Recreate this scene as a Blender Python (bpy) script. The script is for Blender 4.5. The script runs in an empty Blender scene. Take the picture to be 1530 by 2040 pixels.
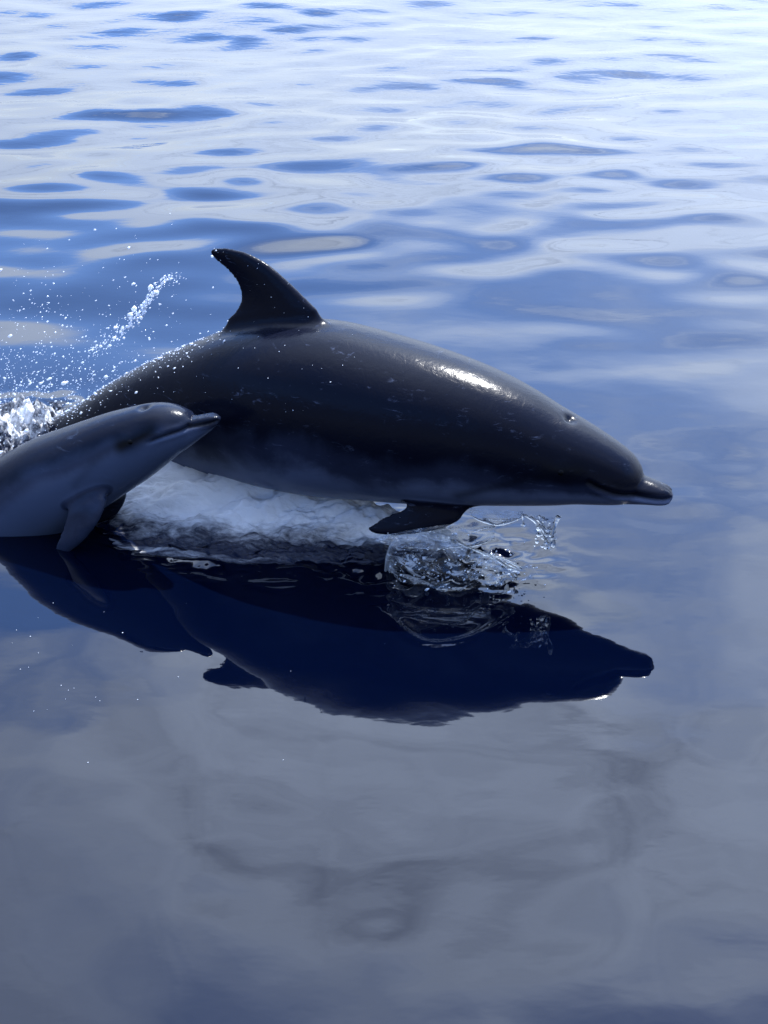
import bpy, math, random
import numpy as np
from mathutils import Vector, Matrix
from mathutils.bvhtree import BVHTree

R = math.radians
S = bpy.context.scene
COL = S.collection
rng = np.random.default_rng(7)

# ------------------------------------------------------------------ camera
cam_d = bpy.data.cameras.new('camera')
cam = bpy.data.objects.new('camera', cam_d)
COL.objects.link(cam)
cam.location = (0, 0, 2.25)
cam.rotation_euler = (R(60), 0, 0)
cam_d.sensor_fit = 'VERTICAL'
cam_d.sensor_height = 24
cam_d.lens = 12 / math.tan(math.atan(1020 / 2657))
cam_d.clip_start = 0.05
cam_d.clip_end = 20000
S.camera = cam

# ------------------------------------------------------------------ sky and sun
SUN_EL, SUN_AZ = 54.0, 27.0            # azimuth from straight ahead (+Y) towards the right (+X)
sun_dir = Vector((math.sin(R(SUN_AZ)) * math.cos(R(SUN_EL)),
                  math.cos(R(SUN_AZ)) * math.cos(R(SUN_EL)), math.sin(R(SUN_EL))))
CLOUD_OFFSET = (3.1, 1.7, 0.0)
CLOUD_GAIN = 1.0

W = bpy.data.worlds.new('World')
S.world = W
W.use_nodes = True
nt = W.node_tree
nt.nodes.clear()


class NT:
    """small helper around a node tree"""
    def __init__(self, tree):
        self.t = tree

    def n(self, kind, inputs=None, **props):
        nd = self.t.nodes.new(kind)
        for k, v in props.items():
            setattr(nd, k, v)
        for k, v in (inputs or {}).items():
            if isinstance(v, bpy.types.NodeSocket):
                self.t.links.new(v, nd.inputs[k])
            else:
                nd.inputs[k].default_value = v
        return nd

    def math(self, op, a, b=0.0, c=0.0, clamp=False):
        nd = self.n('ShaderNodeMath', {0: a, 1: b, 2: c}, operation=op, use_clamp=clamp)
        return nd.outputs[0]

    def vmath(self, op, a, b=None):
        ins = {0: a}
        if b is not None:
            ins[1] = b
        return self.n('ShaderNodeVectorMath', ins, operation=op)

    def ramp(self, fac, lo, hi, o0=0.0, o1=1.0, mode='SMOOTHSTEP'):
        nd = self.n('ShaderNodeMapRange', {0: fac, 1: lo, 2: hi, 3: o0, 4: o1}, interpolation_type=mode)
        return nd.outputs[0]

    def mixc(self, fac, a, b, blend='MIX'):
        nd = self.n('ShaderNodeMix', data_type='RGBA', blend_type=blend)
        for k, v in ((0, fac), (6, a), (7, b)):
            if isinstance(v, bpy.types.NodeSocket):
                self.t.links.new(v, nd.inputs[k])
            else:
                nd.inputs[k].default_value = v
        return nd.outputs[2]

    def noise(self, vec, scale, detail=4.0, rough=0.5, dist=0.0):
        return self.n('ShaderNodeTexNoise', {'Vector': vec, 'Scale': scale, 'Detail': detail,
                                             'Roughness': rough, 'Distortion': dist}).outputs[0]


w = NT(nt)
sky = w.n('ShaderNodeTexSky', sky_type='NISHITA', sun_disc=False, sun_elevation=R(SUN_EL),
          sun_rotation=R(SUN_AZ), air_density=1.0, dust_density=0.2, ozone_density=2.0)
dirv = w.n('ShaderNodeTexCoord').outputs['Generated']
sep = w.n('ShaderNodeSeparateXYZ', {0: dirv})
zz = w.math('MAXIMUM', sep.outputs[2], 0.03)
px = w.math('DIVIDE', sep.outputs[0], zz)
py = w.math('DIVIDE', sep.outputs[1], zz)
plan = w.n('ShaderNodeCombineXYZ', {0: px, 1: py, 2: 0.0}).outputs[0]
plan = w.vmath('ADD', plan, CLOUD_OFFSET).outputs[0]
big = w.noise(plan, 0.42, 2.0, 0.45, 0.3)
mid = w.noise(plan, 1.15, 6.0, 0.55, 0.4)
dens = w.math('ADD', w.math('MULTIPLY', big, 0.62), w.math('MULTIPLY', mid, 0.38))
# a long cloud bank lying across the sky ahead
bank = w.math('MULTIPLY', w.ramp(py, 1.92, 1.36), w.ramp(py, 0.50, 1.08))
dens = w.math('ADD', dens, w.math('MULTIPLY', bank, 0.15))
# and a broken layer of thin cloud low over the horizon, all round
low = w.ramp(w.math('ADD', sep.outputs[2], w.math('MULTIPLY', w.math('SUBTRACT', mid, 0.5), 0.40)), 0.47, 0.20)
heavy = dens
dens = w.math('ADD', dens, w.math('MULTIPLY', low, 0.13))
cover = w.ramp(dens, 0.455, 0.575)
fluff = w.noise(plan, 3.4, 5.0, 0.6, 0.5)
thick = w.ramp(w.math('ADD', heavy, w.math('MULTIPLY', w.math('SUBTRACT', fluff, 0.5), 0.55)), 0.50, 0.80)
sund = w.vmath('DOT_PRODUCT', dirv, tuple(sun_dir)).outputs[1]
glow = w.math('POWER', w.math('MULTIPLY_ADD', sund, 0.5, 0.5), 5.0)   # clouds scatter forward: brighter towards the sun
cl_bright = w.math('MULTIPLY', w.math('ADD', 0.9, w.math('MULTIPLY', glow, 13.0)),
                   w.math('SUBTRACT', 1.0, w.math('MULTIPLY', thick, 0.60)))
cl_bright = w.math('MULTIPLY', cl_bright, CLOUD_GAIN)
cl_col = w.vmath('SCALE', w.n('ShaderNodeCombineXYZ', {0: 0.78, 1: 0.925, 2: 1.20}).outputs[0])
nt.links.new(cl_bright, cl_col.inputs['Scale'])
skyc = w.vmath('MULTIPLY', sky.outputs[0], (0.90, 1.08, 1.44)).outputs[0]
colr = w.mixc(w.math('MULTIPLY', cover, 0.94), skyc, cl_col.outputs[0])
# pale haze along the horizon
hz = w.math('MULTIPLY', w.ramp(sep.outputs[2], 0.30, 0.04), 0.8)
hz_col = w.vmath('SCALE', w.n('ShaderNodeCombineXYZ', {0: 0.88, 1: 1.0, 2: 1.18}).outputs[0])
nt.links.new(w.math('ADD', 1.1, w.math('MULTIPLY', glow, 9.5)), hz_col.inputs['Scale'])
colr = w.mixc(hz, colr, hz_col.outputs[0])
bg = w.n('ShaderNodeBackground', {'Color': colr, 'Strength': 0.15})
out = w.n('ShaderNodeOutputWorld', {'Surface': bg.outputs[0]})

sd = bpy.data.lights.new('sun', 'SUN')
sd.energy = 3.6
sd.angle = R(0.5)
sd.color = (1.0, 0.98, 0.94)
sun = bpy.data.objects.new('sun', sd)
COL.objects.link(sun)
sun.rotation_euler = sun_dir.to_track_quat('Z', 'Y').to_euler()
sun.location = sun_dir * 30

S.view_settings.view_transform = 'Standard'
S.view_settings.look = 'None'
S.view_settings.gamma = 1
S.view_settings.exposure = 1.58
S.render.engine = 'CYCLES'
S.cycles.use_denoising = True
S.cycles.max_bounces = 12
S.cycles.transmission_bounces = 10
S.cycles.caustics_reflective = False
S.cycles.caustics_refractive = False
S.cycles.sample_clamp_indirect = 8


# ------------------------------------------------------------------ numeric helpers
def smooth(e0, e1, x):
    t = np.clip((x - e0) / (e1 - e0), 0, 1)
    return t * t * (3 - 2 * t)


_P = np.random.default_rng(11).permutation(512)
_G = np.random.default_rng(12).uniform(0, 2 * np.pi, 512)


def perlin(x, y, seed=0):
    xi, yi = np.floor(x).astype(int), np.floor(y).astype(int)
    xf, yf = x - xi, y - yi
    u, v = xf**3 * (xf * (xf * 6 - 15) + 10), yf**3 * (yf * (yf * 6 - 15) + 10)

    def g(ix, iy, dx, dy):
        a = _G[_P[(_P[(ix + seed * 37) % 512] + iy) % 512]]
        return np.cos(a) * dx + np.sin(a) * dy
    n0 = g(xi, yi, xf, yf) * (1 - u) + g(xi + 1, yi, xf - 1, yf) * u
    n1 = g(xi, yi + 1, xf, yf - 1) * (1 - u) + g(xi + 1, yi + 1, xf - 1, yf - 1) * u
    return (n0 * (1 - v) + n1 * v) * 1.5


def fbm(x, y, octv=4, seed=0, gain=0.5):
    r, a = 0, 1.0
    for i in range(octv):
        r = r + a * perlin(x, y, seed + i)
        x, y, a = x * 2.03 + 5.2, y * 2.03 + 1.3, a * gain
    return r


def catmull(pts, n):
    """resample a list of tuples with a Catmull-Rom spline"""
    p = np.array(pts, float)
    p = np.vstack([2 * p[0] - p[1], p, 2 * p[-1] - p[-2]])
    m = len(pts) - 1
    o = []
    for t in np.linspace(0, m, n):
        i = min(int(t), m - 1)
        f = t - i
        a, b, c, d = p[i:i + 4]
        o.append(0.5 * (2 * b + (c - a) * f + (2 * a - 5 * b + 4 * c - d) * f * f + (3 * b - a - 3 * c + d) * f**3))
    return np.array(o)


def mesh_obj(name, verts, faces, mat=None, parent=None, smooth_shade=True):
    me = bpy.data.meshes.new(name)
    me.from_pydata([tuple(v) for v in verts], [], faces)
    if smooth_shade:
        me.polygons.foreach_set('use_smooth', [True] * len(me.polygons))
    me.update()
    o = bpy.data.objects.new(name, me)
    COL.objects.link(o)
    if mat:
        me.materials.append(mat)
    if parent:
        o.parent = parent
    return o


def tag(o, label=None, category=None, group=None, kind=None):
    for k, v in (('label', label), ('category', category), ('group', group), ('kind', kind)):
        if v:
            o[k] = v
    return o


def set_attr(o, name, values):
    at = o.data.attributes.new(name, 'FLOAT', 'POINT')
    at.data.foreach_set('value', np.asarray(values, np.float32))


def loft(rings):
    """closed skin over a list of (m,3) rings"""
    m = len(rings[0])
    V = np.vstack(rings)
    Fc = []
    for i in range(len(rings) - 1):
        for j in range(m):
            k = (j + 1) % m
            Fc.append((i * m + j, i * m + k, (i + 1) * m + k, (i + 1) * m + j))
    Fc.append(tuple(range(m - 1, -1, -1)))
    b = (len(rings) - 1) * m
    Fc.append(tuple(range(b, b + m)))
    return V, Fc


def join(parts):
    V, Fc, o = [], [], 0
    for v, f in parts:
        V.append(np.asarray(v))
        Fc += [tuple(i + o for i in q) for q in f]
        o += len(v)
    return np.vstack(V), Fc


def fuse(name, parts, voxel, iters, factor=0.5):
    """merge overlapping closed shells into one continuous skin; returns a mesh"""
    V, Fc = join(parts)
    o = mesh_obj('shell', V, Fc)
    md = o.modifiers.new('r', 'REMESH')
    md.mode = 'VOXEL'
    md.voxel_size = voxel
    if iters:
        sm = o.modifiers.new('s', 'SMOOTH')
        sm.factor = factor
        sm.iterations = iters
    dg = bpy.context.evaluated_depsgraph_get()
    me = bpy.data.meshes.new_from_object(o.evaluated_get(dg))
    me.name = name
    bpy.data.objects.remove(o)
    me.polygons.foreach_set('use_smooth', [True] * len(me.polygons))
    return me


def soften_joints(me, body, blades, reach=.045, iters=90):
    """round off the joint where a fin grows out of the body"""
    co = get_co(me)
    w_ = np.zeros(len(co))
    bb = BVHTree.FromPolygons([Vector(v) for v in body[0]], body[1])
    for V, Fc in blades:
        bl = BVHTree.FromPolygons([Vector(v) for v in V], Fc)
        lo, hi = V.min(0) - reach, V.max(0) + reach
        for i in np.nonzero(((co > lo) & (co < hi)).all(1))[0]:
            p = Vector(co[i])
            d = max(bb.find_nearest(p)[3], bl.find_nearest(p)[3])
            w_[i] = max(w_[i], 1 - smooth(.3 * reach, reach, d))
    ed = np.empty(len(me.edges) * 2, np.int32)
    me.edges.foreach_get('vertices', ed)
    ed = ed.reshape(-1, 2)
    ed = ed[(w_[ed] > 0).any(1)]
    deg = np.bincount(ed.ravel(), minlength=len(co)).astype(float)
    full = np.maximum(deg, 1)[:, None]
    for _ in range(iters):
        acc = np.zeros_like(co)
        for a, b in ((0, 1), (1, 0)):
            for k in range(3):
                acc[:, k] += np.bincount(ed[:, a], weights=co[ed[:, b], k], minlength=len(co))
        co = co + ((acc / full - co) * (.6 * w_ * (deg > 0))[:, None])
    set_co(me, co)


def get_co(me):
    a = np.empty(len(me.vertices) * 3, np.float32)
    me.vertices.foreach_get('co', a)
    return a.reshape(-1, 3).astype(float)


def set_co(me, co):
    me.vertices.foreach_set('co', co.astype(np.float32).ravel())
    me.update()


# ------------------------------------------------------------------ materials
def new_mat(name):
    m = bpy.data.materials.new(name)
    m.use_nodes = True
    m.node_tree.nodes.clear()
    return m, NT(m.node_tree)


WATER_BASE = (0.0002, 0.0010, 0.0058, 1)


def water_material():
    m, t = new_mat('sea_water')
    co = t.n('ShaderNodeTexCoord').outputs['Object']
    st = t.vmath('MULTIPLY', co, (0.75, 1.35, 1.0)).outputs[0]
    n1 = t.noise(st, 4.5, 3.0, 0.5, 0.3)
    n2 = t.noise(st, 17.0, 2.0, 0.5, 0.2)
    y = t.n('ShaderNodeSeparateXYZ', {0: co}).outputs[1]
    calm = t.ramp(y, 6.0, 14.0, 0.07, 1.0)
    h = t.math('ADD', n1, t.math('MULTIPLY', n2, 0.16))
    bp = t.n('ShaderNodeBump', {'Strength': calm, 'Distance': 0.007, 'Height': h})
    p = t.n('ShaderNodeBsdfPrincipled', {'Base Color': WATER_BASE, 'Roughness': 0.02, 'IOR': 1.42,
                                         'Normal': bp.outputs[0]})
    t.n('ShaderNodeOutputMaterial', {0: p.outputs[0]})
    return m


def skin_material(name, dark, mid, pale, coat=0.8):
    m, t = new_mat(name)
    co = t.n('ShaderNodeTexCoord').outputs['Object']
    pg = t.n('ShaderNodeAttribute', attribute_name='pigment').outputs['Fac']
    mk = t.n('ShaderNodeAttribute', attribute_name='mark').outputs['Fac']
    mott = t.noise(co, 9.0, 5.0, 0.6, 0.6)
    fine = t.noise(co, 60.0, 3.0, 0.6)
    pg2 = t.math('ADD', pg, t.math('MULTIPLY', t.math('SUBTRACT', mott, 0.5), 0.5))
    c1 = t.mixc(t.ramp(pg2, 0.05, 0.5), dark, mid)
    c2 = t.mixc(t.ramp(pg2, 0.5, 1.0), c1, pale)
    # pale scratches and rub marks
    sv = t.vmath('MULTIPLY', co, (3.0, 3.0, 11.0)).outputs[0]
    sc = t.noise(sv, 4.0, 6.0, 0.72, 1.6)
    scr = t.math('MULTIPLY', t.ramp(sc, 0.58, 0.70), t.ramp(mott, 0.42, 0.60))
    c3 = t.mixc(t.math('MULTIPLY', scr, 0.5), c2, pale)
    c4 = t.mixc(mk, c3, (0.004, 0.004, 0.006, 1))
    h = t.math('ADD', t.math('MULTIPLY', mott, 0.7), t.math('MULTIPLY', fine, 0.12))
    bp = t.n('ShaderNodeBump', {'Strength': 0.35, 'Distance': 0.006, 'Height': h})
    wet = t.noise(t.vmath('MULTIPLY', co, (1.0, 1.0, 1.0)).outputs[0], 26.0, 4.0, 0.62, 0.4)
    bp2 = t.n('ShaderNodeBump', {'Strength': 0.28, 'Distance': 0.006, 'Height': t.math('ADD', wet, t.math('MULTIPLY', fine, 0.2))})
    p = t.n('ShaderNodeBsdfPrincipled', {'Base Color': c4, 'Roughness': 0.5, 'IOR': 1.33, 'Specular IOR Level': 0.03,
                                         'Coat Weight': coat, 'Coat Roughness': 0.20, 'Coat IOR': 1.2, 'Coat Tint': (0.72, 0.84, 1.0, 1), 'Specular Tint': (0.7, 0.82, 1.0, 1),
                                         'Coat Normal': bp2.outputs[0],
                                         'Normal': bp.outputs[0]})
    t.n('ShaderNodeOutputMaterial', {0: p.outputs[0]})
    return m


def foam_material(name, stretch, rot, scale, lo, hi, white=(0.93, 0.95, 0.97, 1)):
    """churned water: white bubbles where the density is high, dark glassy water between"""
    m, t = new_mat(name)
    co = t.n('ShaderNodeTexCoord').outputs['Object']
    mp = t.n('ShaderNodeMapping', {'Vector': co, 'Rotation': (0, 0, rot), 'Scale': stretch}).outputs[0]
    d = t.n('ShaderNodeAttribute', attribute_name='bubbles').outputs['Fac']
    n1 = t.noise(mp, scale, 7.0, 0.66, 0.9)
    n2 = t.noise(mp, scale * 3.7, 5.0, 0.6, 0.4)
    nn = t.math('ADD', t.math('MULTIPLY', n1, 0.7), t.math('MULTIPLY', n2, 0.3))
    f = t.ramp(t.math('ADD', nn, d), lo, hi)
    bp = t.n('ShaderNodeBump', {'Strength': 0.7, 'Distance': 0.02, 'Height': nn})
    wat = t.n('ShaderNodeBsdfPrincipled', {'Base Color': (0.001, 0.004, 0.018, 1), 'Roughness': 0.05, 'IOR': 1.38,
                                           'Normal': bp.outputs[0]})
    fo = t.n('ShaderNodeBsdfPrincipled', {'Base Color': white, 'Roughness': 0.35, 'IOR': 1.33,
                                          'Normal': bp.outputs[0]})
    tr = t.n('ShaderNodeBsdfTranslucent', {'Color': white, 'Normal': bp.outputs[0]})
    fm = t.n('ShaderNodeMixShader', {0: 0.35, 1: fo.outputs[0], 2: tr.outputs[0]})
    mx = t.n('ShaderNodeMixShader', {0: f, 1: wat.outputs[0], 2: fm.outputs[0]})
    t.n('ShaderNodeOutputMaterial', {0: mx.outputs[0]})
    return m


def glass_water():
    m, t = new_mat('clear_splash_water')
    co = t.n('ShaderNodeTexCoord').outputs['Object']
    n = t.noise(co, 38.0, 3.0, 0.55, 0.5)
    bp = t.n('ShaderNodeBump', {'Strength': 0.6, 'Distance': 0.006, 'Height': n})
    p = t.n('ShaderNodeBsdfPrincipled', {'Base Color': (0.93, 0.97, 1.0, 1), 'Roughness': 0.02, 'IOR': 1.33,
                                         'Transmission Weight': 1.0, 'Normal': bp.outputs[0]})
    t.n('ShaderNodeOutputMaterial', {0: p.outputs[0]})
    return m


def film_material():
    """paper-thin sheet of clear water: it lets light through and mirrors at a slant, with a few bubble streaks"""
    m, t = new_mat('water_film')
    co = t.n('ShaderNodeTexCoord').outputs['Object']
    n = t.noise(co, 30.0, 3.0, 0.55, 0.6)
    bp = t.n('ShaderNodeBump', {'Strength': 0.5, 'Distance': 0.008, 'Height': n})
    fr = t.n('ShaderNodeFresnel', {'IOR': 1.33, 'Normal': bp.outputs[0]}).outputs[0]
    gl = t.n('ShaderNodeBsdfGlossy', {'Color': (1, 1, 1, 1), 'Roughness': 0.03, 'Normal': bp.outputs[0]})
    tp = t.n('ShaderNodeBsdfTransparent', {'Color': (0.93, 0.96, 1.0, 1)})
    film = t.n('ShaderNodeMixShader', {0: t.math('MULTIPLY', fr, 1.9, clamp=True), 1: tp.outputs[0], 2: gl.outputs[0]})
    st = t.noise(t.vmath('MULTIPLY', co, (1.0, 1.0, 2.6)).outputs[0], 13.0, 6.0, 0.68, 1.6)
    ed = t.n('ShaderNodeAttribute', attribute_name='rim').outputs['Fac']
    mask = t.math('ADD', t.math('MULTIPLY', t.ramp(st, 0.50, 0.70), 0.70), t.math('MULTIPLY', ed, 0.40), clamp=True)
    df = t.n('ShaderNodeBsdfDiffuse', {'Color': (0.8, 0.86, 0.93, 1)})
    tl = t.n('ShaderNodeBsdfTranslucent', {'Color': (0.8, 0.86, 0.93, 1)})
    wh = t.n('ShaderNodeMixShader', {0: 0.5, 1: df.outputs[0], 2: tl.outputs[0]})
    mx = t.n('ShaderNodeMixShader', {0: mask, 1: film.outputs[0], 2: wh.outputs[0]})
    t.n('ShaderNodeOutputMaterial', {0: mx.outputs[0]})
    return m


def drop_material():
    m, t = new_mat('white_spray')
    p = t.n('ShaderNodeBsdfPrincipled', {'Base Color': (0.85, 0.9, 0.97, 1), 'Roughness': 0.12, 'IOR': 1.33})
    tr = t.n('ShaderNodeBsdfTranslucent', {'Color': (0.85, 0.9, 0.97, 1)})
    mx = t.n('ShaderNodeMixShader', {0: 0.45, 1: p.outputs[0], 2: tr.outputs[0]})
    t.n('ShaderNodeOutputMaterial', {0: mx.outputs[0]})
    return m


M_WATER = water_material()
M_SKIN_A = skin_material('adult_skin', (0.0040, 0.0045, 0.0095, 1), (0.026, 0.028, 0.045, 1), (0.135, 0.142, 0.19, 1))
M_SKIN_C = skin_material('calf_skin', (0.008, 0.0095, 0.017, 1), (0.037, 0.042, 0.064, 1), (0.080, 0.091, 0.128, 1), 0.9)
M_FOAM_BELLY = foam_material('belly_white_water', (1.0, 3.2, 1.6), R(-24), 8.5, 0.60, 1.10)
M_FOAM_TAIL = foam_material('tail_white_water', (1.5, 1.5, 1.5), 0.0, 13.0, 0.66, 0.92)
M_GLASS = glass_water()
M_DROP = drop_material()
M_FILM = film_material()
m_eye, t_ = new_mat('dark_eye')
t_.n('ShaderNodeOutputMaterial', {0: t_.n('ShaderNodeBsdfPrincipled', {'Base Color': (0.002, 0.002, 0.003, 1), 'Roughness': 0.25, 'Specular IOR Level': 0.1}).outputs[0]})
M_EYE = m_eye


# ------------------------------------------------------------------ the sea
def grow(a, b, d0, ratio):
    o = [a]
    d = d0
    while o[-1] < b:
        o.append(o[-1] + d)
        d *= ratio
    return o


ys = list(-np.array(grow(0.4, 6000, 0.2, 1.16))[::-1]) + list(np.arange(-0.3, 1.5, 0.06)) + list(np.arange(1.5, 4.4, 0.0115)) \
    + grow(4.4, 6000, 0.0125, 1.0105)[:480]
ys = ys + grow(ys[-1] + 1, 9000, 1.2, 1.09)
xr = grow(1.35, 6000, 0.0135, 1.028)
xs = list(-np.array(xr)[::-1]) + list(np.arange(-1.338, 1.345, 0.0125)) + xr
ys, xs = np.array(ys), np.array(xs)
GX, GY = np.meshgrid(xs, ys)


def ridge(X, Y, pts, width, amp, n=60):
    """thin raised ripple along a polyline on the water"""
    c = catmull(pts, n)
    z = np.zeros_like(X)
    x0, x1, y0, y1 = c[:, 0].min() - .15, c[:, 0].max() + .15, c[:, 1].min() - .15, c[:, 1].max() + .15
    m = (X > x0) & (X < x1) & (Y > y0) & (Y < y1)
    if m.any():
        P = np.stack([X[m], Y[m]], -1)
        d = np.full(len(P), 9.0)
        tt = np.zeros(len(P))
        for i in range(n):
            dd = np.hypot(P[:, 0] - c[i, 0], P[:, 1] - c[i, 1])
            k = dd < d
            d[k] = dd[k]
            tt[k] = i / (n - 1)
        z[m] = amp * np.exp(-(d / width)**2) * np.sin(np.pi * np.clip(tt, .02, .98))**0.6
    return z


def sea_height(X, Y, full=True):
    r2 = np.random.default_rng(21)
    z = np.zeros_like(X)
    dist = np.hypot(X, Y)
    env_far = 0.21 + 0.79 * smooth(3.6, 7.5, Y + 0.25 * X)
    env_far = env_far * (0.75 + 0.5 * smooth(-.5, .6, fbm(X * .16, Y * .16, 2, 3)))
    env_far = env_far * (1 - smooth(60, 400, dist))
    for i in range(80):
        lam = 0.30 * (3.0 / 0.30)**(r2.random()**1.0)
        ang = R(90) + r2.normal(0, R(30)) + R(9)
        k = 2 * np.pi / lam
        slope = 0.0088 * (lam / 1.0)**0.0
        ph = r2.random() * 2 * np.pi
        fade = 1 - smooth(lam * 14, lam * 50, dist)
        short = 1 - (1 - smooth(.35, .95, np.array(lam))) * (1 - smooth(4.5, 10.0, Y))
        z += env_far * short * fade * slope / k * np.sin(k * (math.cos(ang) * X + math.sin(ang) * Y) + ph)
    # short ripples on the open water
    for i in range(34):
        lam = 0.26 * (0.75 / 0.26)**r2.random()
        ang = R(99) + r2.normal(0, R(36))
        k = 2 * np.pi / lam
        fade = 1 - smooth(lam * 30, lam * 70, dist)
        z += smooth(4.6, 8.5, Y + .2 * X) * fade * .0150 / k * np.sin(k * (math.cos(ang) * X + math.sin(ang) * Y) + r2.random() * 6.28)
    # faint ripples on the calm water near the boat
    near = (dist < 6.5) & (Y > .2)
    nx_, ny_, nd_ = X[near], Y[near], dist[near]
    rip = np.zeros_like(nx_)
    pat = [.45 + .55 * smooth(-.25, .35, perlin(nx_ * .9 + 3 * i, ny_ * 1.3, i)) for i in range(7)]
    for i in range(40):
        lam = 0.11 * (0.55 / 0.11)**r2.random()
        ang = R(95) + r2.normal(0, R(38))
        k = 2 * np.pi / lam
        rip += pat[i % 7] * .0029 * (lam / .3)**.3 / k * np.sin(k * (math.cos(ang) * nx_ + math.sin(ang) * ny_) + r2.random() * 6.28)
    z[near] += rip * smooth(.2, 1.5, ny_) * (1 - smooth(4.2, 6.5, nd_))
    # long low swell
    for lam, ang, a in ((6.5, 84, .016), (9.0, 104, .02), (4.6, 68, .008)):
        k = 2 * np.pi / lam
        z += a * (0.25 + 0.75 * smooth(3, 8, Y)) * (1 - smooth(300, 900, dist)) * np.sin(k * (math.cos(R(ang)) * X + math.sin(R(ang)) * Y) + lam)
    if full:
        # churned patch around the flipper and below the belly
        e = np.exp(-(((X - 0.10) / 0.33)**2 + ((Y - 3.62) / 0.20)**2)**1.5)
        z += e * 0.028 * fbm(X * 9, Y * 13, 4, 8, 0.55)
        e = np.exp(-(((X + 0.35) / 0.62)**2 + ((Y - 3.72) / 0.25)**2)**2)
        z += e * 0.020 * fbm(X * 7, Y * 14, 4, 5, 0.55)
        # turbulence round the tail
        e = np.exp(-(((X + 1.35) / 0.45)**2 + ((Y - 4.25) / 0.5)**2)**2)
        z += e * 0.03 * fbm(X * 8, Y * 8, 4, 15, 0.55)
        # the swell pushed up by the calf
        z += 0.020 * np.exp(-(((X + 1.12) / 0.30)**2 + ((Y - 3.62) / 0.17)**2))
        # low hump of water the pair pushes up on that side
        z += 0.072 * smooth(0.0, 1.0, (0.05 - X) / 1.2) * (1 - smooth(1.9, 3.2, -X)) * smooth(1.2, 3.3, Y) * (1 - smooth(3.6, 5.0, Y))
        # slight lift of the surface towards the boat
        up = smooth(0.0, 1.0, (3.75 - Y) / 1.6) * smooth(-.6, 1.6, Y)
        z += up * (.016 + .014 * smooth(-.1, -.5, X) + .008 * smooth(.2, .6, X)) * (1 - smooth(1.6, 3.0, np.abs(X)))
        # thin rings
        z += ridge(X, Y, [(-.46, 3.46), (-.41, 3.42), (-.335, 3.395), (-.27, 3.42), (-.22, 3.47)], .011, .0045)
        z += ridge(X, Y, [(-.02, 3.34), (.06, 3.20), (.137, 3.14), (.25, 3.17), (.36, 3.27), (.41, 3.38)], .012, .005)
    return z


GZ = sea_height(GX, GY)
ny, nx = GX.shape
idx = np.arange(ny * nx).reshape(ny, nx)
quads = np.stack([idx[:-1, :-1], idx[:-1, 1:], idx[1:, 1:], idx[1:, :-1]], -1).reshape(-1, 4)
me = bpy.data.meshes.new('sea')
me.vertices.add(ny * nx)
me.vertices.foreach_set('co', np.stack([GX, GY, GZ], -1).astype(np.float32).ravel())
me.loops.add(quads.size)
me.loops.foreach_set('vertex_index', quads.astype(np.int32).ravel())
me.polygons.add(len(quads))
me.polygons.foreach_set('loop_start', np.arange(0, quads.size, 4, dtype=np.int32))
me.polygons.foreach_set('loop_total', np.full(len(quads), 4, np.int32))
me.polygons.foreach_set('use_smooth', np.ones(len(quads), bool))
me.update(calc_edges=True)
me.materials.append(M_WATER)
sea = bpy.data.objects.new('sea', me)
COL.objects.link(sea)
tag(sea, kind='structure')


# ------------------------------------------------------------------ dolphins
class Frame:
    """vertical mid-plane of a dolphin: s forward, z up, n to its right side (towards the boat)"""
    def __init__(self, origin, heading):
        a = R(heading)
        self.o = np.array([origin[0], origin[1], 0.0])
        self.d = np.array([math.cos(a), -math.sin(a), 0.0])
        self.n = np.array([-math.sin(a), -math.cos(a), 0.0])
        self.u = np.array([0, 0, 1.0])

    def p(self, s, z, n=0.0):
        s, z, n = np.asarray(s, float)[..., None], np.asarray(z, float)[..., None], np.asarray(n, float)[..., None]
        return self.o + s * self.d + z * self.u + n * self.n

    def inv(self, P):
        q = P - self.o
        return q @ self.d, P[:, 2], q @ self.n


def body_rings(fr, rows, n, seg=110, power=2.15):
    """rows: (s, z, half height, half width, tilt of the section in degrees)"""
    c = catmull(rows, n)
    th = np.linspace(0, 2 * np.pi, seg, endpoint=False)
    cu = np.sign(np.cos(th)) * np.abs(np.cos(th))**(2 / power)
    cn = np.sign(np.sin(th)) * np.abs(np.sin(th))**(2 / power)
    rings = []
    for s, z, a, b, tl in c:
        a, b = max(a, .004), max(b, .004)
        t = R(tl)
        rings.append(fr.p(s + math.sin(t) * a * cu, z + math.cos(t) * a * cu, b * cn))
    return rings


def blade(lead, trail, thick, n=26, seg=20):
    """fin or flipper lofted between its leading and trailing edge (3D points, root to tip)"""
    L, T = catmull(lead, n), catmull(trail, n)
    rings = []
    th = np.linspace(0, 2 * np.pi, seg, endpoint=False)
    for i in range(n):
        c = T[i] - L[i]
        span = (L[min(i + 1, n - 1)] + T[min(i + 1, n - 1)] - L[max(i - 1, 0)] - T[max(i - 1, 0)])
        nrm = np.cross(c, span)
        nrm = nrm / (np.linalg.norm(nrm) + 1e-9)
        tk = thick[0] + (thick[1] - thick[0]) * (i / (n - 1))
        x = (1 - np.cos(th)) / 2
        yv = np.sin(th) * (0.35 + 0.65 * (1 - x)) * tk / 2
        rings.append(L[i] + x[:, None] * c + yv[:, None] * nrm)
    return loft(rings)


def polyline_dist(s, z, pts, n=80):
    c = catmull(pts, n)
    d = np.full(len(s), 9.0)
    t = np.zeros(len(s))
    for i in range(n):
        dd = np.hypot(s - c[i, 0], z - c[i, 1])
        k = dd < d
        d[k] = dd[k]
        t[k] = i / (n - 1)
    return d, t


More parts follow.
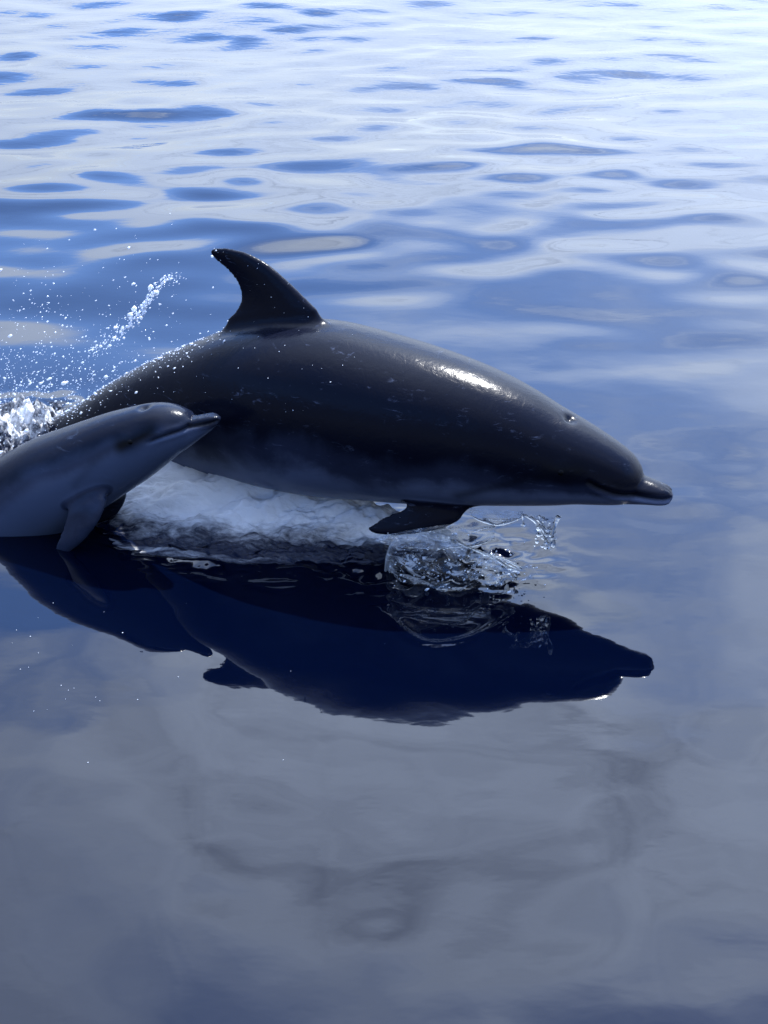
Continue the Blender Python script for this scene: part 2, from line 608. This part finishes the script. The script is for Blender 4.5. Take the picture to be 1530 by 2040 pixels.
def finish_dolphin(name, me, fr, rows, mouth, mat, eye_at, eye_r, blow, root_at, pale_from, calf):
    co = get_co(me)
    s, z, n = fr.inv(co)
    c = catmull([(r[0], r[1], r[2], r[3]) for r in rows], 240)
    order = np.argsort(c[:, 0])
    zc = np.interp(s, c[order, 0], c[order, 1])
    ha = np.interp(s, c[order, 0], c[order, 2])
    hb = np.interp(s, c[order, 0], c[order, 3])
    rel = np.clip((z - zc) / np.maximum(ha, .03), -1.6, 1.6)
    sname = eye_at[0]
    # counter-shading: dark cape, grey flank, pale belly
    wob = 0.16 * fbm(s * 3.1, z * 3.1, 3, 2)
    pig = 1 - smooth(pale_from - .55, pale_from + .38, rel + wob)
    for (bvv, bff), val in calf['blades']:
        bl = BVHTree.FromPolygons([Vector(v) for v in bvv], bff)
        box0, box1 = bvv.min(0) - .02, bvv.max(0) + .02
        for i in np.nonzero(((co > box0) & (co < box1)).all(1))[0]:
            hd = bl.find_nearest(Vector(co[i]))[3]
            f = float(1 - smooth(.006, .020, hd))
            pig[i] = pig[i] * (1 - f) + val * f
    mark = np.zeros(len(s))
    # dark band from the eye to the flipper and from eye to beak
    nside = np.abs(n) > hb * .25
    for pts, wd, am in calf['bands']:
        d, t = polyline_dist(s, z, pts)
        mark = np.maximum(mark, am * np.exp(-(d / wd)**2) * nside)
    # mouth groove
    d, t = polyline_dist(s, z, mouth)
    g = np.exp(-(d / calf['mw'])**2) * (1 - smooth(.88, 1, t)) * (np.abs(n) > calf['mn'])
    nr = np.empty(len(me.vertices) * 3, np.float32)
    me.vertices.foreach_get('normal', nr)
    nr = nr.reshape(-1, 3)
    co2 = co - nr * (g * calf['md'])[:, None]
    # lip bulge above and below
    g2 = np.exp(-((d - calf['mw'] * 2.6) / (calf['mw'] * 1.4))**2) * (1 - smooth(.7, 1, t)) * (np.abs(n) > calf['mn'])
    co2 += nr * (g2 * calf['md'] * .35)[:, None]
    # eyelid bulge
    de = np.hypot(s - eye_at[0], z - eye_at[1])
    co2 += nr * (np.exp(-(de / (eye_r * 2.4))**2) * eye_r * .45 * (np.abs(n) > .03))[:, None]
    mark = np.maximum(mark, .85 * g)
    # blowhole dip
    db = np.hypot(s - blow[0], n * .8)
    top = (z > zc)
    gb = np.exp(-(db / .016)**2) * top
    co2 -= nr * (gb * .012)[:, None]
    mark = np.maximum(mark, .9 * np.exp(-(db / .012)**2) * top)
    set_co(me, co2)
    me.materials.clear()
    me.materials.append(mat)
    root = bpy.data.objects.new(name, None)
    root.location = Vector(root_at)
    root.empty_display_size = .2
    COL.objects.link(root)
    b = bpy.data.objects.new('body', me)
    COL.objects.link(b)
    b.parent = root
    b.matrix_parent_inverse = Matrix.Translation(-Vector(root_at))
    set_attr(b, 'pigment', np.clip(pig, 0, 1))
    set_attr(b, 'mark', np.clip(mark, 0, 1))
    # eyes on the skin
    bv = BVHTree.FromPolygons([Vector(v) for v in co2], [tuple(p.vertices) for p in me.polygons])
    for side in (1, -1):
        src = Vector(fr.p(eye_at[0], eye_at[1], side * .6))
        hit, hn, _, _ = bv.ray_cast(src, Vector(-side * fr.n))
        if hit is None:
            continue
        V, Fc = ico(hit - hn * eye_r * .72, eye_r, 3)
        e = mesh_obj('eye', V, Fc, M_EYE, root)
        e.matrix_parent_inverse = Matrix.Translation(-Vector(root_at))
    return root, bv


_ico = {}


def ico(center, r, sub=2, stretch=None):
    if sub not in _ico:
        import bmesh
        bm = bmesh.new()
        bmesh.ops.create_icosphere(bm, subdivisions=sub, radius=1)
        _ico[sub] = (np.array([v.co[:] for v in bm.verts]), [tuple(v.index for v in f.verts) for f in bm.faces])
        bm.free()
    V, Fc = _ico[sub]
    V = V * r
    if stretch is not None:
        V = V * np.array(stretch)
    return V + np.array(center)[None], Fc


# ---- the adult
fa = Frame((0.85, 3.48), 21)
A_ROWS = [(-2.80, -.46, .030, .030, -30), (-2.66, -.33, .055, .045, -28), (-2.429, -.140, .095, .07, -20), (-2.236, -.012, .125, .095, -10), (-2.042, .094, .147, .118, -9),
          (-1.925, .165, .160, .134, -11), (-1.756, .249, .186, .156, -11), (-1.580, .313, .222, .189, -8),
          (-1.443, .352, .252, .222, -6), (-1.273, .380, .278, .252, -3), (-1.109, .393, .286, .263, 1),
          (-.944, .394, .270, .255, 4), (-.797, .391, .252, .241, 5), (-.669, .387, .232, .221, 6),
          (-.563, .380, .210, .201, 8), (-.466, .371, .185, .176, 8), (-.385, .360, .160, .156, 9),
          (-.310, .353, .138, .138, 9), (-.249, .347, .118, .120, 10), (-.193, .337, .101, .104, 12),
          (-.143, .327, .083, .088, 12), (-.112, .318, .066, .070, 11), (-.094, .313, .048, .05, 10), (-.084, .310, .024, .026, 9)]
A_ROST = [(-.200, .288, .042, .062, -1), (-.157, .292, .045, .060, -1), (-.112, .299, .045, .055, -2), (-.085, .301, .043, .051, -4), (-.055, .300, .038, .046, -4),
          (-.026, .298, .032, .040, -1), (-.004, .296, .025, .032, 1), (.010, .295, .014, .018, 1), (.015, .295, .006, .008, 1)]
parts = [loft(body_rings(fa, A_ROWS, 110)), loft(body_rings(fa, A_ROST, 30))]
ROLL = .20


def fin_pt(s, z, lean0):
    return fa.p(s, z, -ROLL * max(z - lean0, 0))


lead = [(-1.02, .60), (-1.119, .700), (-1.185, .750), (-1.251, .797), (-1.318, .838), (-1.369, .857), (-1.412, .867), (-1.473, .869), (-1.512, .862)]
trail = [(-1.56, .50), (-1.47, .632), (-1.425, .676), (-1.407, .715), (-1.410, .747), (-1.426, .773), (-1.459, .803), (-1.502, .829), (-1.519, .845)]
parts.append(blade([fin_pt(s, z, .6) for s, z in lead], [fin_pt(s, z, .6) for s, z in trail], (.085, .016)))
# flippers (near and far)
fl = [(.315, .235), (.300, .218), (.256, .178), (.180, .137), (.055, .117), (-.020, .118), (-.047, .128)]
ft = [(.120, .30), (.110, .268), (.082, .228), (.042, .190), (-.010, .163), (-.036, .148), (-.050, .139)]


def flip_pts(pts, yy):
    return [np.array((x, yv, z)) for (x, z), yv in zip(pts, yy)]


yl = [3.66, 3.60, 3.57, 3.555, 3.55, 3.555, 3.56]
L, T = flip_pts(fl, yl), flip_pts(ft, [3.66, 3.62, 3.60, 3.585, 3.575, 3.565, 3.562])
parts.append(blade(L, T, (.05, .014)))


def mirror(fr, P):
    s, z, n = fr.inv(np.array(P))
    return [fr.p(a, b, -c) for a, b, c in zip(s, z, n)]


parts.append(blade(mirror(fa, L), mirror(fa, T), (.05, .014)))
# tail flukes, under the water
for sd_ in (1, -1):
    q = lambda s, z, n: fa.p(s, z, n * sd_)
    parts.append(blade([q(-2.62, -.32, -.02), q(-2.68, -.36, .10), q(-2.82, -.45, .24), q(-2.93, -.52, .31)],
                       [q(-2.84, -.47, -.02), q(-2.86, -.48, .10), q(-2.93, -.52, .22), q(-2.96, -.54, .31)], (.05, .012)))
me_a = fuse('adult_body', parts, .0048, 8)
soften_joints(me_a, parts[0], parts[2:5])
ad = dict(bands=[([(-.285, .385), (-.40, .352), (-.50, .315), (-.60, .27)], .018, .55),
                 ([(-.26, .385), (-.30, .388), (-.34, .385)], .028, .8),
                 ([(-.26, .375), (-.20, .352), (-.14, .335)], .016, .45)],
          blades=[(parts[3], .05), (parts[4], .05)], mw=.0065, md=.009, mn=.012)
adult, bv_a = finish_dolphin('dolphin', me_a, fa, A_ROWS,
                             [(.010, .297), (-.045, .300), (-.10, .308), (-.15, .320), (-.20, .343), (-.232, .365)],
                             M_SKIN_A, (-.300, .386), .012, (-.315,), fa.p(-1.1, 0.0), -.10, ad)
tag(adult, 'large dark adult dolphin leaping with curved dorsal fin, its beak pointing down at the sea', 'dolphin')

# ---- the calf
fc = Frame((-.75, 3.68), 8)
C_ROWS = [(-1.42, -.62, .02, .02, -40), (-1.30, -.55, .045, .035, -38), (-1.08, -.40, .085, .065, -36), (-.86, -.235, .13, .11, -34), (-.68, -.09, .155, .138, -32),
          (-.522, .052, .163, .147, -28), (-.424, .125, .162, .146, -24), (-.318, .195, .160, .145, -18), (-.233, .241, .153, .138, -16),
          (-.152, .290, .140, .126, -15), (-.082, .331, .129, .116, -14), (-.015, .367, .116, .107, -15), (.047, .400, .102, .097, -12),
          (.095, .420, .086, .087, -8), (.131, .430, .068, .071, -4), (.156, .434, .050, .055, 0), (.172, .436, .026, .03, 0)]
C_ROST = [(.060, .392, .055, .068, -14), (.100, .402, .055, .064, -10), (.138, .415, .050, .058, -8), (.178, .434, .037, .045, -11), (.206, .449, .029, .037, -14),
          (.232, .463, .022, .029, -13), (.249, .470, .013, .018, -8), (.258, .473, .005, .008, -7)]
parts = [loft(body_rings(fc, C_ROWS, 90)), loft(body_rings(fc, C_ROST, 30))]
L = [np.array(p) for p in ((-.845, 3.64, .30), (-.850, 3.555, .235), (-.872, 3.525, .185), (-.905, 3.52, .140), (-.940, 3.52, .102), (-.985, 3.53, .062), (-1.015, 3.54, .040))]
T = [np.array(p) for p in ((-.985, 3.66, .26), (-.985, 3.575, .205), (-.985, 3.555, .170), (-.995, 3.545, .140), (-1.010, 3.54, .112), (-1.025, 3.54, .080), (-1.034, 3.545, .055))]
parts.append(blade(L, T, (.045, .014)))
L2 = [np.array((-0.805, 3.700, 0.224)), np.array((-0.819, 3.735, 0.168)), np.array((-0.831, 3.745, 0.140)), np.array((-0.843, 3.750, 0.111)), np.array((-0.866, 3.750, 0.077)), np.array((-0.904, 3.750, 0.041)), np.array((-0.934, 3.750, 0.026))]
T2 = [np.array((-0.924, 3.700, 0.197)), np.array((-0.918, 3.735, 0.146)), np.array((-0.929, 3.745, 0.120)), np.array((-0.942, 3.750, 0.096)), np.array((-0.952, 3.750, 0.070)), np.array((-0.956, 3.750, 0.043)), np.array((-0.955, 3.750, 0.024))]
parts.append(blade(L2, T2, (.042, .014)))
# small dorsal fin and flukes, both below the surface
parts.append(blade([fc.p(-.62, .05), fc.p(-.72, .10), fc.p(-.82, .12), fc.p(-.90, .09)], [fc.p(-.86, -.12), fc.p(-.87, -.01), fc.p(-.89, .04), fc.p(-.91, .075)], (.05, .012)))
for sd_ in (1, -1):
    q = lambda s, z, n: fc.p(s, z, n * sd_)
    parts.append(blade([q(-1.28, -.53, -.02), q(-1.34, -.57, .09), q(-1.44, -.65, .20), q(-1.50, -.70, .25)],
                       [q(-1.43, -.64, -.02), q(-1.45, -.66, .08), q(-1.50, -.70, .17), q(-1.52, -.71, .25)], (.04, .012)))
me_c = fuse('calf_body', parts, .0045, 8)
soften_joints(me_c, parts[0], parts[2:4], .035, 60)
cd = dict(bands=[([(-.03, .412), (.01, .432), (.06, .460)], .026, 1.0),
                 ([(-.05, .415), (-.12, .35), (-.18, .28)], .016, .22),
                 ([(.0, .445), (.06, .452), (.12, .463)], .012, .40)],
          blades=[(parts[2], .30), (parts[3], .05)], mw=.0050, md=.007, mn=.010)
calf, bv_c = finish_dolphin('dolphin', me_c, fc, C_ROWS,
                            [(.262, .474), (.235, .470), (.19, .462), (.14, .452), (.09, .440), (.040, .418)],
                            M_SKIN_C, (.000, .425), .010, (.02,), fc.p(-.5, 0.0), .62, cd)
tag(calf, 'small grey dolphin calf raising its head and beak out of the water', 'dolphin')


# ------------------------------------------------------------------ white water
def foam_sheet(name, xs_, front, back, height, density, mat, nq=120):
    """raised sheet of churned water between two lines on the sea"""
    fx = np.interp(xs_, [p[0] for p in front], [p[1] for p in front])
    bx = np.interp(xs_, [p[0] for p in back], [p[1] for p in back])
    q = np.linspace(0, 1, nq)
    X = np.repeat(xs_[None], nq, 0)
    Y = fx[None] + (bx - fx)[None] * q[:, None]
    Q = np.repeat(q[:, None], len(xs_), 1)
    Z = sea_height(X, Y) + height(X, Y, Q)
    m = len(xs_)
    V = np.stack([X, Y, Z], -1).reshape(-1, 3)
    Fc = [(i * m + j, i * m + j + 1, (i + 1) * m + j + 1, (i + 1) * m + j) for i in range(nq - 1) for j in range(m - 1)]
    o = mesh_obj(name, V, Fc, mat)
    set_attr(o, 'bubbles', density(X, Y, Q).ravel())
    return o


def h_belly(X, Y, Q):
    ends = smooth(-1.10, -.78, X) * (1 - smooth(.12, .36, X))
    top = .17 - .07 * smooth(-.45, .1, X)
    st = fbm(X * 6 + Y * 3, Y * 16 - X * 4, 4, 31, .55)
    h = top * smooth(.02, 1.0, Q)**1.25 * ends + (.012 + .018 * Q) * st * ends
    edge = smooth(0, .06, Q) * ends
    return h * edge - .016 * (1 - edge) + .004 * edge


def d_belly(X, Y, Q):
    core = np.exp(-(((X + .52) / .40)**2 + ((Q - .72) / .42)**2)**1.2)
    left = np.exp(-(((X + .85) / .25)**2 + ((Q - .6) / .45)**2))
    lip = .30 * np.exp(-((Q - .07) / .05)**2) * (1 - smooth(-.5, -.1, X))
    right = .50 * np.exp(-(((X - .10) / .30)**2 + ((Q - .60) / .42)**2))
    return -.12 + 0.80 * core + .36 * left + right + lip + .18 * smooth(.35, .8, Q)


belly = foam_sheet('white_water', np.linspace(-1.14, .38, 240),
                   [(-1.14, 3.76), (-1.0, 3.68), (-.81, 3.535), (-.45, 3.52), (-.2, 3.565), (.1, 3.58), (.38, 3.60)],
                   [(-1.14, 4.16), (-.8, 4.06), (0, 3.78), (.38, 3.66)], h_belly, d_belly, M_FOAM_BELLY)
tag(belly, 'sheet of bright white churned water streaming below the belly of the adult dolphin', 'white water', kind='stuff')


def h_tail(X, Y, Q):
    r = np.exp(-(((X + 1.32) / .36)**2 + ((Y - 4.28) / .28)**2)**1.3)
    n = fbm(X * 9, Y * 9, 5, 41, .6)
    n2 = np.abs(fbm(X * 17, Y * 17, 3, 44, .6))
    return r * (.12 + .06 * n + .05 * n2) - .02 * (1 - smooth(.03, .2, r))


def d_tail(X, Y, Q):
    r = np.exp(-(((X + 1.32) / .42)**2 + ((Y - 4.28) / .34)**2))
    return -.32 + .66 * r


tailw = foam_sheet('white_water', np.linspace(-2.1, -.85, 200), [(-2.1, 3.75), (-.85, 3.75)], [(-2.1, 4.8), (-.85, 4.8)],
                   h_tail, d_tail, M_FOAM_TAIL, 190)
tag(tailw, 'rough white foam thrown up around the tail of the adult dolphin', 'white water', kind='stuff')


# ------------------------------------------------------------------ spray
def drops_object(name, pts, radii, label, cat, stretch_dir=(1, .2, .5), sub=1):
    V0, F0 = ico((0, 0, 0), 1.0, sub)
    r3 = np.random.default_rng(len(pts))
    V, Fc = [], []
    sdv = np.array(stretch_dir) / np.linalg.norm(stretch_dir)
    for i, (p, r) in enumerate(zip(pts, radii)):
        v = V0 * (1 + .25 * r3.normal(size=(len(V0), 1)))
        v = v + np.outer(v @ sdv, sdv) * r3.uniform(.0, 1.1)
        V.append(v * r + np.array(p))
        Fc += [tuple(a + i * len(V0) for a in f) for f in F0]
    o = mesh_obj(name, np.vstack(V), Fc, M_DROP)
    tag(o, label, cat, kind='stuff')
    return o


P_, R_ = [], []
r4 = np.random.default_rng(5)
# fine spray hanging behind and above the tail
while len(P_) < 3600:
    x = r4.normal(-1.32, .30)
    y = r4.normal(4.35, .28)
    if y < 3.95 or x > -.55:
        continue
    z = abs(r4.exponential(.13 + .10 * max(0, x + 1.6))) + .03
    if z > .85 or z > .95 + .55 * (x + .8):
        continue
    P_.append((x, y, z))
    R_.append(min(.0055, .0010 * math.exp(r4.normal(.1, .6))))
drops_object('spray', P_, R_, 'fine white spray drops hanging in the air behind the dorsal fin', 'spray')

# drops running off the adult's back behind the fin
P_, R_ = [], []
while len(P_) < 700:
    s = r4.uniform(-2.3, -1.42)
    n = r4.normal(.02, .07)
    src = Vector(fa.p(s, 1.2, n))
    hit, hn, _, _ = bv_a.ray_cast(src, Vector((0, 0, -1)))
    if hit is None or r4.random() < smooth(-1.75, -1.40, s) * .75:
        continue
    P_.append(tuple(hit + hn * .002))
    R_.append(min(.0045, .0009 * math.exp(r4.normal(.1, .6))))
for _ in range(70):
    hit, hn, _i, _d = bv_a.ray_cast(Vector(fa.p(r4.uniform(-1.7, -.95), r4.uniform(.48, .86), .8)), Vector(-fa.n))
    if hit is not None:
        P_.append(tuple(hit + hn * .001))
        R_.append(r4.uniform(.0005, .0013))
drops_object('spray', P_, R_, 'white water drops clinging to the back of the adult dolphin', 'spray')

# a rope of water flung up behind the fin
P_, R_ = [], []
rope = catmull([(-1.02, 4.30, .40), (-.93, 4.32, .47), (-.85, 4.33, .54), (-.80, 4.34, .60), (-.75, 4.34, .655), (-.70, 4.34, .67)], 170)
for i, p in enumerate(rope):
    t = i / 169
    for _ in range(2):
        P_.append(tuple(p + r4.normal(0, .008 + .012 * abs(t - .6), 3)))
        R_.append(.0015 * math.exp(r4.normal(.2, .6)) * (.5 + .9 * math.sin(math.pi * min(1, t + .1))))
drops_object('spray', P_, R_, 'thin arc of white drops flung up between the sea and the dorsal fin', 'spray', (.6, .1, .7))

# flecks on the calm water in front of the calf
P_, R_ = [], []
while len(P_) < 30:
    x = -1.05 + abs(r4.normal(0, .42))
    y = r4.normal(2.95, .28)
    if x > .1 or y > 3.3 or y < 2.4:
        continue
    P_.append((x, y, 0))
    R_.append(min(.0013, .0008 * math.exp(r4.normal(0, .5))))
P_ = np.array(P_)
P_[:, 2] = sea_height(P_[:, 0], P_[:, 1]) + .0008
drops_object('spray', P_, R_, 'scattered white flecks floating on the dark calm water below the calf', 'spray', (.8, .6, 0))


# ------------------------------------------------------------------ clear splashes at the flipper and chin
def tube(pts, rad, n=40, seg=10):
    c = catmull([tuple(p) + (r,) for p, r in zip(pts, rad)], n)
    rings = []
    for i in range(n):
        d = c[min(i + 1, n - 1), :3] - c[max(i - 1, 0), :3]
        d /= np.linalg.norm(d) + 1e-9
        a = np.cross(d, (0.2, 1, .1))
        a /= np.linalg.norm(a)
        b = np.cross(d, a)
        th = np.linspace(0, 2 * np.pi, seg, endpoint=False)
        rings.append(c[i, :3] + max(c[i, 3], .001) * (np.cos(th)[:, None] * a + np.sin(th)[:, None] * b))
    return loft(rings)


def membrane(fun, nu, nv, thick):
    """closed thin sheet over fun(u,v)->xyz"""
    U, Vv = np.meshgrid(np.linspace(0, 1, nu), np.linspace(0, 1, nv))
    P = fun(U, Vv)
    du = np.gradient(P, axis=1)
    dv = np.gradient(P, axis=0)
    N = np.cross(du, dv)
    N /= np.linalg.norm(N, axis=-1, keepdims=True) + 1e-9
    th = thick(U, Vv)[..., None]
    A, B = (P + N * th / 2).reshape(-1, 3), (P - N * th / 2).reshape(-1, 3)
    m = nu * nv
    Fc = []
    for i in range(nv - 1):
        for j in range(nu - 1):
            a, b, c, d = i * nu + j, i * nu + j + 1, (i + 1) * nu + j + 1, (i + 1) * nu + j
            Fc += [(a, b, c, d), (m + d, m + c, m + b, m + a)]
    rim = [j for j in range(nu)] + [i * nu + nu - 1 for i in range(1, nv)] + [(nv - 1) * nu + j for j in range(nu - 2, -1, -1)] + [i * nu for i in range(nv - 2, 0, -1)]
    for k in range(len(rim)):
        a, b = rim[k], rim[(k + 1) % len(rim)]
        Fc.append((b, a, m + a, m + b))
    return np.vstack([A, B]), Fc


def film_sheet(fun, nu, nv):
    """single thin skin over fun(u,v); the value 'rim' rises towards its upper and lower edge"""
    U, Vv = np.meshgrid(np.linspace(0, 1, nu), np.linspace(0, 1, nv))
    P = fun(U, Vv).reshape(-1, 3)
    Fc = [(i * nu + j, i * nu + j + 1, (i + 1) * nu + j + 1, (i + 1) * nu + j) for i in range(nv - 1) for j in range(nu - 1)]
    edge = np.exp(-((1 - Vv) / .06)**2) + np.exp(-(U / .04)**2) + np.exp(-((1 - U) / .05)**2)
    return P, Fc, np.clip(edge, 0, 1).ravel()


def splash(label, films, clear, voxel=.003):
    """films: thin sheets of water; clear: list of closed shells fused into one glassy body"""
    root = bpy.data.objects.new('splash', None)
    COL.objects.link(root)
    tag(root, label, 'splash')
    c = np.vstack([v for v, f in clear]).mean(0)
    root.location = Vector((c[0], c[1], 0))
    inv = Matrix.Translation(-root.location)
    for P, Fc, rim in films:
        o = mesh_obj('water_film', P, Fc, M_FILM, root)
        o.matrix_parent_inverse = inv
        set_attr(o, 'rim', rim)
    me = fuse('thick_rim', clear, voxel, 2)
    me.materials.clear()
    me.materials.append(M_GLASS)
    o = bpy.data.objects.new('thick_rim', me)
    COL.objects.link(o)
    o['kind'] = 'stuff'        # rim and the drops on it, too small to tell apart
    o.parent = root
    o.matrix_parent_inverse = inv
    return root


def lobe(U, V):
    zt = .170 * np.sin(np.pi * np.clip(U, 0, 1)**.55)**.8 + .012 * perlin(U * 9, 0 * U + .3, 5) * np.sin(np.pi * U)
    x = .015 + .385 * U + .07 * (V - .5) * (U - .4)
    z = -.012 + (zt + .012) * V
    y = 3.53 - .11 * np.sin(np.pi * U)**.6 * (1 - .45 * V**2) + .018 * perlin(U * 6, V * 4, 3)
    return np.stack([x, y, z], -1)


def edge_tube(fun, v, rads, u0=0.0, u1=1.0):
    us = np.linspace(u0, u1, len(rads))
    return tube([fun(np.array(u), np.array(v)) for u in us], rads, 70)


clear = [edge_tube(lobe, 1.0, [.001, .0015, .002, .0015, .003, .002, .0035, .005, .004, .006, .004])]
for u, r in ((.33, .006), (.52, .009), (.6, .006), (.74, .008), (.80, .010), (.93, .009)):
    clear.append(ico(lobe(np.array(u), np.array(1.0)) + r4.normal(0, .004, 3), r, 2))
for _ in range(34):
    u = r4.uniform(.25, 1.05)
    clear.append(ico(lobe(np.array(min(u, 1)), np.array(r4.uniform(.2, 1.0))) + r4.normal(0, .012, 3) + np.array((max(0, u - .95), 0, .006)), r4.uniform(.0022, .006), 2))
splash('clear curved sheet of splash water standing up from the sea before the flipper', [film_sheet(lobe, 90, 50)], clear)


# second tongue of water, lower and farther forward
def tongue(U, V):
    w_ = np.sin(np.pi * np.clip(.02 + .96 * U, 0, 1)**1.5)**.45
    x = .09 + .31 * U + .02 * V
    z = .140 - .080 * U + .062 * w_ * (V - .45) + .006
    y = 3.50 - .07 * U - .03 * V * w_ + .012 * perlin(U * 5, V * 4, 12)
    return np.stack([x, y, z], -1)


clear = [edge_tube(tongue, 1.0, [.001, .0015, .002, .002, .003, .004, .003])]
for _ in range(16):
    u = r4.uniform(.3, 1.0)
    clear.append(ico(tongue(np.array(u), np.array(r4.uniform(0, 1.1))) + r4.normal(0, .006, 3), r4.uniform(.002, .006), 2))
splash('long clear tongue of water sliding forward off the flipper tip', [film_sheet(tongue, 70, 26)], clear)


# wash over the flipper
def wash(U, V):
    e = np.sin(np.pi * np.clip(.04 + .92 * U, 0, 1))**.6
    x = .0 + .34 * U - .03 * V * (1 - U)
    z = .128 + .075 * U - .03 * U * U + .045 * e * (.35 - V) - .04 * U * V
    y = 3.528 - .03 * V * e - .014 * e + .008 * perlin(U * 4, V * 4, 6)
    return np.stack([x, y, z], -1)


clear = [edge_tube(wash, 1.0, [.001, .0015, .002, .0015, .003, .004, .003])]
for u in (.55, .62, .8, .95):
    clear.append(ico(wash(np.array(u), np.array(1.0)) + r4.normal(0, .004, 3), r4.uniform(.004, .008), 2))
splash('thin film of clear water pouring over the dark flipper of the adult dolphin', [film_sheet(wash, 60, 26)], clear)


# curl and dripping strand under the chin
def curl(U, V):
    x = .262 + .16 * U
    z = .222 - .040 * np.sin(np.pi * (.10 + .84 * U)) * V - .004 * (1 - U)
    y = 3.545 - .03 * U - .02 * V + .006 * perlin(U * 5, V * 3, 14)
    return np.stack([x, y, z], -1)


clear = [edge_tube(curl, 1.0, [.002, .004, .0055, .004, .006, .004, .003]), edge_tube(curl, .72, [.001, .002, .003, .002, .001], .15, .9)]
splash('small clear crescent of water hanging under the throat of the adult dolphin', [film_sheet(curl, 50, 18)], clear)


def strand(U, V):
    x = .41 + .115 * U - .012 * (1 - V)
    z = .238 - .012 * U - (.012 + .105 * smooth(.35, .85, U)) * V * (1 - .35 * smooth(.88, 1, U))
    y = 3.482 - .012 * U + .008 * perlin(U * 6, V * 5, 16)
    return np.stack([x, y, z], -1)


clear = []
for pts, rad in (([(.415, 3.49, .228), (.45, 3.485, .212), (.475, 3.48, .185), (.492, 3.475, .150), (.497, 3.47, .118)], [.004, .006, .005, .006, .009]),
                 ([(.525, 3.47, .232), (.518, 3.47, .205), (.510, 3.47, .170), (.515, 3.47, .140), (.516, 3.47, .122)], [.010, .006, .005, .008, .006]),
                 ([(.42, 3.49, .222), (.422, 3.485, .205), (.424, 3.485, .188)], [.005, .003, .006])):
    clear.append(tube(pts, rad))
for _ in range(40):
    u = r4.random()
    clear.append(ico((.487 + r4.normal(0, .016), 3.475 + r4.normal(0, .006), .125 + .09 * u), r4.uniform(.003, .008), 2))
for _ in range(10):
    clear.append(ico((r4.uniform(.40, .50), 3.48, r4.uniform(.19, .232)), r4.uniform(.002, .005), 2))
splash('cluster of clear drops dripping from the chin of the adult dolphin', [film_sheet(strand, 40, 30)], clear, .0026)

# small white drops and froth thrown off around the flipper
P_, R_ = [], []
while len(P_) < 260:
    u = r4.random()
    x, y = .03 + .42 * u + r4.normal(0, .03), 3.47 + r4.normal(0, .035)
    z = abs(r4.normal(0, .075)) * (1.25 - .7 * u) + .004
    if z > .22:
        continue
    P_.append((x, y, z))
    R_.append(min(.005, .0011 * math.exp(r4.normal(.1, .6))))
drops_object('spray', P_, R_, 'small white drops thrown up around the flipper of the adult dolphin', 'spray')
